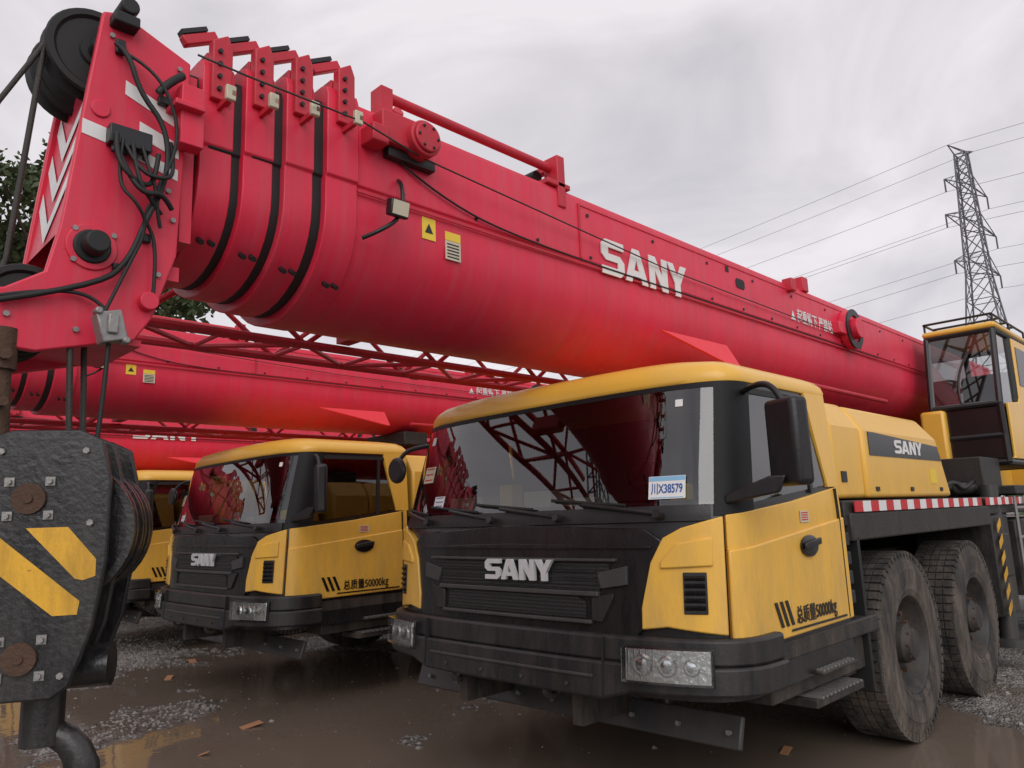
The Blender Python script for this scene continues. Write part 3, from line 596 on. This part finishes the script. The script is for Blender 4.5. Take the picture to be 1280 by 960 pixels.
# hook block
HC=Vector((.46,-2.22,1.30)); Nn=Vector((.86,-.51,0)).normalized(); R=Vector((-Nn.y,Nn.x,0)); U=Vector((0,0,1))
out=[(-.15,.33),(-.08,.36),(.09,.36),(.15,.33),(.175,.22),(.175,.0),(.15,-.18),(.10,-.33),(.06,-.36),(-.09,-.36),(-.13,-.30),(-.175,-.10),(-.175,.22)]
b=Buf(); b.poly(out,HC,R,U,.025).poly(out,HC-Nn*.13,R,U,.02).poly(out,HC-Nn*.33,R,U,.025); b.emit('hook_side_plates',HBLK,30,.006)
b=Buf()
for k in(.065,.17,.26):
    c=HC-Nn*k+U*.08+R*.03
    for i in range(2): b.cyl(c-Nn*(.025-.035*i),c-Nn*(.015-.035*i)+Nn*.01,.20,40)
    b.cyl(c-Nn*.03,c+Nn*.03,.18,40)
b.emit('hook_sheaves',HBLK,35)
st=Buf()
for pl in([(-.028,.09),(.075,.09),(.150,.0),(.150,-.045),(.120,-.055),(.10,-.05)],[(-.175,.085),(-.11,.085),(.115,-.11),(.11,-.145),(.05,-.145),(-.175,.045)],[(-.172,-.06),(-.08,-.15),(-.158,-.15)]):
    st.poly(pl,HC+Nn*.0255,R,U,.0015)
st.emit('hook_stripes',HYEL,20)
b=Buf();b2=Buf()
for (r0,u0) in((-.025,.17),(-.02,-.25)):
    c=HC+R*r0+U*u0+Nn*.025; b.cyl(c,c+Nn*.012,.042,24); b.cyl(c,c+Nn*.018,.012,12)
    for a in(-1,1):
        for d in(-1,1):
            e=c+R*a*.05+U*d*.046; b2.obox(e+Nn*.003,R*.012,U*.012,Nn*.004); b2.cyl(e,e+Nn*.018,.008,6)
for (r0,u0) in((-.1,.30),(.11,.30),(.13,.1),(.08,-.30)):
    c=HC+R*r0+U*u0+Nn*.025; b2.cyl(c,c+Nn*.010,.009,6)
b.emit('hook_pins',RST,30); b2.emit('hook_bolts',STL,30)
b=Buf(); c=HC-Nn*.12
b.cyl(c-U*.30-R*.17,c-U*.30+R*.17,.06,16).cyl(c-U*.34,c-U*.50,.055,16); b.emit('hook_trunnion',HBLK,30)
pts=[]; 
for i in range(15):
    a=rad(90+ -i*19); pts.append((math.cos(a)*.11,math.sin(a)*.13))
hb=Buf(); secs=[]
for i,(x,y) in enumerate(pts):
    a=rad(90-i*19); rr=.055-.02*abs(i-7)/7 if i<12 else .035-.01*(i-11)
    cc=c-U*.60+R*(x)+U*y; n1=R*math.cos(a)+U*math.sin(a)
    secs.append([cc+n1*math.cos(t)*rr+Nn*math.sin(t)*rr*.8 for t in [2*math.pi*k/10 for k in range(10)]])
hb.loft(secs).emit('hook',HBLK,50)
# lattice jib stowed beside boom
b=Buf(); xs_=(-.62,-.98); zs_=(2.31,2.66); ya,yb=-1.7,5.4
for x in xs_:
    for z in zs_: b.cyl((x,ya,z),(x,yb,z),.024,8)
k=int((yb-ya)/.42)
for i in range(k):
    y0=ya+(yb-ya)*i/k; y1=ya+(yb-ya)*(i+1)/k
    for x in xs_: b.cyl((x,y0,zs_[i%2]),(x,y1,zs_[(i+1)%2]),.014,6)
    for z in zs_: b.cyl((xs_[i%2],y0,z),(xs_[(i+1)%2],y1,z),.014,6)
    b.cyl((xs_[0],y0,zs_[0]),(xs_[1],y0,zs_[0]),.012,6)
b.emit('lattice_jib',RED2,40)
b=Buf().box(-.66,-.40,-.6,-.52,2.35,2.45).box(-.66,-.40,2.6,2.7,2.35,2.45).emit('jib_brackets',RED2)
# ------------------------------------------------------------------ clones
base_parts=list(PARTS); boomset=set(o.name for o in PARTS[boom_start:boom_end])
def clone(loc,rz=0.,skip=(),bs=1.,bz=2.25):
    e=bpy.data.objects.new('mobile_crane',None); sc.collection.objects.link(e); e.location=loc; e.rotation_euler=(0,0,rz)
    for o in base_parts:
        if o.name.split('.')[0] in skip: continue
        c=o.copy(); sc.collection.objects.link(c); c.parent=e
        if bs!=1. and o.name in boomset:
            l=o.location; c.scale=(o.scale[0],o.scale[1],o.scale[2]*bs) if o.type!='FONT' else (o.scale[0],o.scale[1]*bs,1); c.location=(l.x,l.y,l.z*bs+bz-2.20*bs)
    return e
for k,dy,bz in((1,0,2.28),(2,.05,2.13),(3,-.1,2.2),(4,.1,2.2)):
    sk=['windscreen_notice','notice_text','notice_header']
    if k==1: sk.append('boom_logo')
    if k==2: sk+=['lattice_jib','jib_brackets']
    clone((-2.88-3.75*k,2.78+dy,0),0,sk,.8,bz)
for X in(-6.0,-10.1,-14.1): clone((X,-7.2,0),math.pi,('hoist_rope_fwd',))
PARENT=None
def lattice(b,p0,p1,w,r,n):
    p0=Vector(p0);p1=Vector(p1);d=(p1-p0).normalized();a=d.cross(Vector((0,0,1))).normalized();c=d.cross(a)
    cor=lambda t,i:p0+(p1-p0)*t+(a*((i in(0,3))*2-1)+c*((i<2)*2-1))*w
    for i in range(4): b.cyl(cor(0,i),cor(1,i),r,6)
    for k in range(n):
        for i in range(4): b.cyl(cor(k/n,i),cor((k+1)/n,(i+1)%4),r*.6,5)
b=Buf(); lattice(b,(-6,-9,.6),(-17,-14,15),.6,.07,18); lattice(b,(-10,-9,.6),(-8,-18,20),.6,.07,20); b.box(-6.8,-5.2,-9.8,-8.4,0,.7).box(-10.8,-9.2,-9.8,-8.4,0,.7)
b.emit('lattice_boom',M('dark_lattice',(.07,.035,.035),.6),40,parent=None)
# ------------------------------------------------------------------ ground
def hgt(x,y):
    dx=(x+4.2)/4.6; dy=(y-3.4)/3.1
    basin=max(0.,1-(dx*dx+dy*dy)**1.2)
    n1=noise.noise(Vector((x*.6,y*.6,3.1))); n2=noise.noise(Vector((x*1.9,y*1.9,7.7))); n3=noise.noise(Vector((x*6,y*6,1.3))); n4=noise.noise(Vector((x*15,y*15,5.3)))
    h=.014+n1*.040+n2*.022+n3*.008+n4*.004-.036*min(1,basin*2.0)
    e=max(abs(x+3.2)-9.5,abs(y-4)-7.5)
    if e>0: h=max(h,.004)
    return h
def lines(a,b,st,far):
    l=[a+st*i for i in range(int((b-a)/st)+1)]; k=st; v=l[-1]
    while v<far: k*=1.35; v+=k; l.append(v)
    k=st; v=l[0]
    while v>-far: k*=1.35; v-=k; l.insert(0,v)
    return l
xl=lines(-15,3,.06,700); yl=lines(0,10,.06,700)
vs=[]
for y in yl:
    for x in xl:
        far=abs(x)>40 or abs(y)>40
        vs.append((x,y,.02 if far else hgt(x,y)))
nx=len(xl); fs=[(j*nx+i,j*nx+i+1,(j+1)*nx+i+1,(j+1)*nx+i) for j in range(len(yl)-1) for i in range(nx-1)]
gm=bpy.data.materials.new('wet_gravel'); gm.use_nodes=True; N=gm.node_tree.nodes; L=gm.node_tree.links; pb=N['Principled BSDF']
g=N.new('ShaderNodeNewGeometry'); sxyz=N.new('ShaderNodeSeparateXYZ'); L.new(g.outputs['Position'],sxyz.inputs[0])
v1=N.new('ShaderNodeTexVoronoi'); v1.inputs['Scale'].default_value=26; L.new(g.outputs['Position'],v1.inputs['Vector'])
v2=N.new('ShaderNodeTexVoronoi'); v2.inputs['Scale'].default_value=60; L.new(g.outputs['Position'],v2.inputs['Vector'])
nz=N.new('ShaderNodeTexNoise'); nz.inputs['Scale'].default_value=1.1; nz.inputs['Detail'].default_value=9; L.new(g.outputs['Position'],nz.inputs['Vector'])
hs_=N.new('ShaderNodeSeparateColor'); L.new(v1.outputs['Color'],hs_.inputs[0])
r1=N.new('ShaderNodeValToRGB'); L.new(hs_.outputs[0],r1.inputs[0]); e=r1.color_ramp.elements; e[0].color=(.11,.098,.088,1); e[1].color=(.42,.39,.36,1)
r2=N.new('ShaderNodeValToRGB'); L.new(nz.outputs['Fac'],r2.inputs[0]); e=r2.color_ramp.elements; e[0].position=.38; e[0].color=(0,0,0,1); e[1].position=.56; e[1].color=(1,1,1,1)
mx=N.new('ShaderNodeMix'); mx.data_type='RGBA'; mx.inputs[6].default_value=(.14,.11,.085,1); L.new(r1.outputs[0],mx.inputs[7]); L.new(r2.outputs[0],mx.inputs[0])
mr=N.new('ShaderNodeMapRange'); mr.inputs[1].default_value=-.01; mr.inputs[2].default_value=.02; mr.inputs[3].default_value=.40; mr.inputs[4].default_value=1; L.new(sxyz.outputs['Z'],mr.inputs[0])
vm=N.new('ShaderNodeVectorMath'); vm.operation='SCALE'; L.new(mx.outputs[2],vm.inputs[0]); L.new(mr.outputs[0],vm.inputs['Scale']); L.new(vm.outputs[0],pb.inputs['Base Color'])
mr2=N.new('ShaderNodeMapRange'); mr2.inputs[1].default_value=.0; mr2.inputs[2].default_value=.03; mr2.inputs[3].default_value=.18; mr2.inputs[4].default_value=.5; L.new(sxyz.outputs['Z'],mr2.inputs[0]); L.new(mr2.outputs[0],pb.inputs['Roughness'])
ad=N.new('ShaderNodeMath'); ad.operation='ADD'; L.new(v1.outputs['Distance'],ad.inputs[0]); L.new(v2.outputs['Distance'],ad.inputs[1])
bp=N.new('ShaderNodeBump'); bp.inputs['Strength'].default_value=.8; bp.inputs['Distance'].default_value=.025; bp.invert=True; L.new(ad.outputs[0],bp.inputs['Height']); L.new(bp.outputs[0],pb.inputs['Normal'])
Buf().add(vs,fs).emit('ground',gm,60,parent=None)
wm=bpy.data.materials.new('muddy_water'); wm.use_nodes=True; N=wm.node_tree.nodes; L=wm.node_tree.links; pb=N['Principled BSDF']
pb.inputs['Base Color'].default_value=(.18,.14,.11,1); pb.inputs['Roughness'].default_value=.04; pb.inputs['Specular IOR Level'].default_value=.7
g=N.new('ShaderNodeNewGeometry'); nz=N.new('ShaderNodeTexNoise'); nz.inputs['Scale'].default_value=5; nz.inputs['Detail'].default_value=4; L.new(g.outputs['Position'],nz.inputs['Vector'])
bp=N.new('ShaderNodeBump'); bp.inputs['Strength'].default_value=.08; bp.inputs['Distance'].default_value=.02; L.new(nz.outputs['Fac'],bp.inputs['Height']); L.new(bp.outputs[0],pb.inputs['Normal'])
Buf().add([(-12.7,-3.4,0),(6.2,-3.4,0),(6.2,11.4,0),(-12.7,11.4,0)],[(0,1,2,3)]).emit('puddle_water',wm,parent=None)
vs=[];fs=[]
for i in range(34000):
    x=random.uniform(-14,1); y=random.uniform(.3,9)
    if random.random()<.6: x=random.uniform(-11,-2); y=random.uniform(1.0,6.5)
    h=hgt(x,y)
    if h<.001 and random.random()<.95: continue
    r=random.uniform(.006,.018)*(1.9 if random.random()<.07 else 1)
    o=len(vs); q=[(1,0,0),(0,1,0),(-1,0,0),(0,-1,0),(.3,.2,1),(-.2,-.3,.8)]
    a=random.uniform(0,6.28);ca,sa=math.cos(a),math.sin(a)
    for p in q:
        px_,py_,pz_=[c*random.uniform(.6,1.2) for c in p]; vs.append((x+r*(px_*ca-py_*sa),y+r*(px_*sa+py_*ca),max(h,-.006)+r*(pz_*.7)-.001))
    fs+=[(o,o+1,o+4),(o+1,o+2,o+4),(o+2,o+3,o+5),(o+3,o,o+5),(o,o+4,o+5),(o+2,o+5,o+4)]
Buf().add(vs,fs).emit('gravel',M('stone_gravel',(.27,.25,.23),.45,0,0,.65,0,0,60),parent=None)
b=Buf()
for (x,y,s_) in((-5.3,2.6,.07),(-7.6,2.9,.05),(-4.9,2.1,.03),(-8.3,3.4,.06),(-2.2,4.3,.04)):
    a=random.uniform(0,3); b.obox((x,y,max(0,hgt(x,y))+.012),(s_*math.cos(a),s_*math.sin(a),.01),(-s_*.6*math.sin(a),s_*.6*math.cos(a),.0),(0,0,.002))
b.emit('litter',M('cardboard',(.42,.20,.10),.7),parent=None)
# ------------------------------------------------------------------ trees
LEAF=M('foliage',(.065,.10,.038),.65,0,0,.5,0,0,1.2)
BARK=M('bark',(.09,.065,.045),.9,0,0,.4,0,.4,8)
def tree(loc,h,cr,nclump,nleaf,ls):
    e=bpy.data.objects.new('broadleaf_tree',None); sc.collection.objects.link(e); e.location=loc
    b=Buf(); b.cyl((0,0,-.1),(.1,.1,h*.45),h*.03,10,h*.02).cyl((.1,.1,h*.45),(0,.2,h*.85),h*.02,8,h*.006)
    cl=[]
    for i in range(nclump):
        a=random.uniform(0,6.28); z=random.uniform(.32,1.)*h; rr=cr*math.sin(math.pi*min(1,(z/h-.2)/.9))**.6*random.uniform(.25,1)
        c=Vector((rr*math.cos(a),rr*math.sin(a),z)); cl.append((c,random.uniform(.14,.30)*cr)); b.cyl((.05,.1,z*.7),c,h*.007,5,h*.002)
    b.emit('trunk',BARK,40,parent=e)
    vs=[];fs=[]
    for i in range(nleaf):
        c,r=random.choice(cl); d=Vector((random.gauss(0,1),random.gauss(0,1),random.gauss(0,.75))).normalized()*r*random.uniform(.4,1.15)
        p=c+d; u=Vector((random.gauss(0,1),random.gauss(0,1),random.gauss(0,1))).normalized(); w=u.orthogonal().normalized(); s_=ls*random.uniform(.6,1.3)
        o=len(vs); vs+=[tuple(p-u*s_),tuple(p+w*s_*.5),tuple(p+u*s_),tuple(p-w*s_*.5)]; fs.append((o,o+1,o+2,o+3))
    Buf().add(vs,fs).emit('crown',LEAF,parent=e)
tree((-25,6.0,0),13.0,3.7,75,26000,.13); tree((-31,9.0,0),11.0,3.4,40,9000,.2); tree((-27,2.2,0),11,3.8,45,9000,.2); tree((-33,14,0),9,3.5,30,6000,.2)
vs=[];fs=[]
def blob(x,y,h,n):
    for i in range(n):
        a=random.uniform(0,6.28); z=random.uniform(0,1); r=3.2*math.sqrt(max(0,1-(z*1.0)**3))*random.uniform(.5,1.1)
        p=Vector((x+r*math.cos(a),y+r*math.sin(a),z*h)); u=Vector((random.gauss(0,1),random.gauss(0,1),random.gauss(0,1))).normalized(); w=u.orthogonal().normalized(); s_=random.uniform(.3,.6)
        o=len(vs); vs.extend([tuple(p-u*s_),tuple(p+w*s_*.6),tuple(p+u*s_),tuple(p-w*s_*.6)]); fs.append((o,o+1,o+2,o+3))
for i in range(40): blob(-62+random.uniform(-4,4),-60+4*i,random.uniform(5,9),420)
for i in range(36): blob(-60+4.2*i,85+random.uniform(-4,4),random.uniform(5,8),420)
for i in range(30): blob(-70+4.5*i,-48+random.uniform(-4,4),random.uniform(6,9),300)
Buf().add(vs,fs).emit('distant_treeline',LEAF,parent=None)
# ------------------------------------------------------------------ pylon and wires
PY=Vector((-21.2,100,0)); b=Buf(); H=43.
def hw(z): return 3.9-(3.9-1.15)*min(1,z/27.) if z<27 else 1.15-.55*(z-27)/16.
lv=[0,6,11.5,16.5,20.8,24.5,27.5,30.2,32.8,35.3,37.6,39.6,41.4,43]
cor=lambda z,i:PY+Vector((hw(z)*(1 if i in(0,3) else -1),hw(z)*(1 if i<2 else -1),z))
for a,c in zip(lv,lv[1:]):
    for i in range(4):
        b.cyl(cor(a,i),cor(c,i),.11,5); b.cyl(cor(a,i),cor(c,(i+1)%4),.06,4); b.cyl(cor(a,(i+1)%4),cor(c,i),.06,4); b.cyl(cor(c,i),cor(c,(i+1)%4),.06,4)
arms=[]
for z,l in((28.5,5.6),(33.8,6.6),(38.6,5.0)):
    for sg in(1,-1):
        tip=PY+Vector((sg*1.0,sg*l,z)); arms.append(tip)
        for i in((0,1) if sg>0 else (2,3)): b.cyl(cor(z,i),tip,.07,4); b.cyl(cor(z+1.7,i),tip,.06,4)
        for k in(.35,.65):
            b.cyl(cor(z,(0 if sg>0 else 2)).lerp(tip,k),cor(z+1.7,(1 if sg>0 else 3)).lerp(tip,k),.04,4)
        b.cyl(tip,tip-Vector((0,0,1.6)),.10,5)
for sg in(1,-1):
    tip=PY+Vector((sg*.8,sg*2.2,H+.8)); arms.append(tip+Vector((0,0,1.6)))
    for i in range(4): b.cyl(cor(H,i),tip,.06,4)
b.emit('transmission_tower',M('pylon_steel',(.14,.14,.15),.6,.4,0,.2),40,parent=None)
b=Buf()
for t in arms:
    s0=t-Vector((0,0,1.6))
    for e_ in((-250,16,2),(240,-12,4)):
        p1=s0+Vector(e_); pr=s0
        for i in range(1,25):
            u=i/24; q=s0.lerp(p1,u)-Vector((0,0,9*4*u*(1-u)*.6)); b.cyl(pr,q,.026,4); pr=q
b.emit('power_lines',M('wire_grey',(.25,.25,.26),.6),parent=None)
# ------------------------------------------------------------------ camera
cam=bpy.data.cameras.new('camera'); co=bpy.data.objects.new('camera',cam); sc.collection.objects.link(co); sc.camera=co
cam.sensor_width=36; cam.sensor_fit='HORIZONTAL'; cam.lens=26.44; cam.clip_end=2000; cam.clip_start=.05
yaw=rad(45);p=rad(10.1);roll=.0366
F=Vector((-math.sin(yaw)*math.cos(p),math.cos(yaw)*math.cos(p),math.sin(p))); Rr=Vector((math.cos(yaw),math.sin(yaw),0)); Uu=Rr.cross(F)
Rc=(Rr-roll*Uu).normalized(); Uc=(Uu+roll*Rr).normalized()
m=Matrix.Identity(4)
for i in range(3): m[i][0]=Rc[i]; m[i][1]=Uc[i]; m[i][2]=-F[i]
m.translation=Vector((0,0,1.37)); co.matrix_world=m
# ------------------------------------------------------------------ light
sun=bpy.data.lights.new('sun','SUN'); sun.energy=1.35; sun.angle=rad(50); sun.color=(1,.975,.95)
so=bpy.data.objects.new('sun',sun); sc.collection.objects.link(so)
sd=Vector((.68,-.56,.56)).normalized(); so.rotation_euler=(-sd).to_track_quat('-Z','Y').to_euler()
w=bpy.data.worlds.new('World'); sc.world=w; w.use_nodes=True; N=w.node_tree.nodes; L=w.node_tree.links
bg=N['Background']; wo=N['World Output']
sk=N.new('ShaderNodeTexSky'); sk.sky_type='NISHITA'; sk.sun_disc=False; sk.sun_elevation=math.asin(sd.z); sk.sun_rotation=math.atan2(sd.x,sd.y)
L.new(sk.outputs[0],bg.inputs[0]); bg.inputs[1].default_value=.12
tc=N.new('ShaderNodeTexCoord'); mp=N.new('ShaderNodeMapping'); mp.inputs['Scale'].default_value=(1,1,2.0); mp.inputs['Location'].default_value=(.55,.15,.2); L.new(tc.outputs['Generated'],mp.inputs[0])
nz=N.new('ShaderNodeTexNoise'); nz.inputs['Scale'].default_value=2.1; nz.inputs['Detail'].default_value=7; nz.inputs['Roughness'].default_value=.52; nz.inputs['Distortion'].default_value=.6; L.new(mp.outputs[0],nz.inputs['Vector'])
cr=N.new('ShaderNodeValToRGB'); e=cr.color_ramp.elements; e[0].position=.34; e[0].color=(.57,.55,.59,1); e[1].position=.62; e[1].color=(.92,.87,.895,1); L.new(nz.outputs['Fac'],cr.inputs[0])
b2=N.new('ShaderNodeBackground'); L.new(cr.outputs[0],b2.inputs[0]); b2.inputs[1].default_value=1.
ms=N.new('ShaderNodeMixShader'); ms.inputs[0].default_value=.92; L.new(bg.outputs[0],ms.inputs[1]); L.new(b2.outputs[0],ms.inputs[2]); L.new(ms.outputs[0],wo.inputs[0])
sc.view_settings.view_transform='Standard'; sc.view_settings.look='None'; sc.view_settings.exposure=0
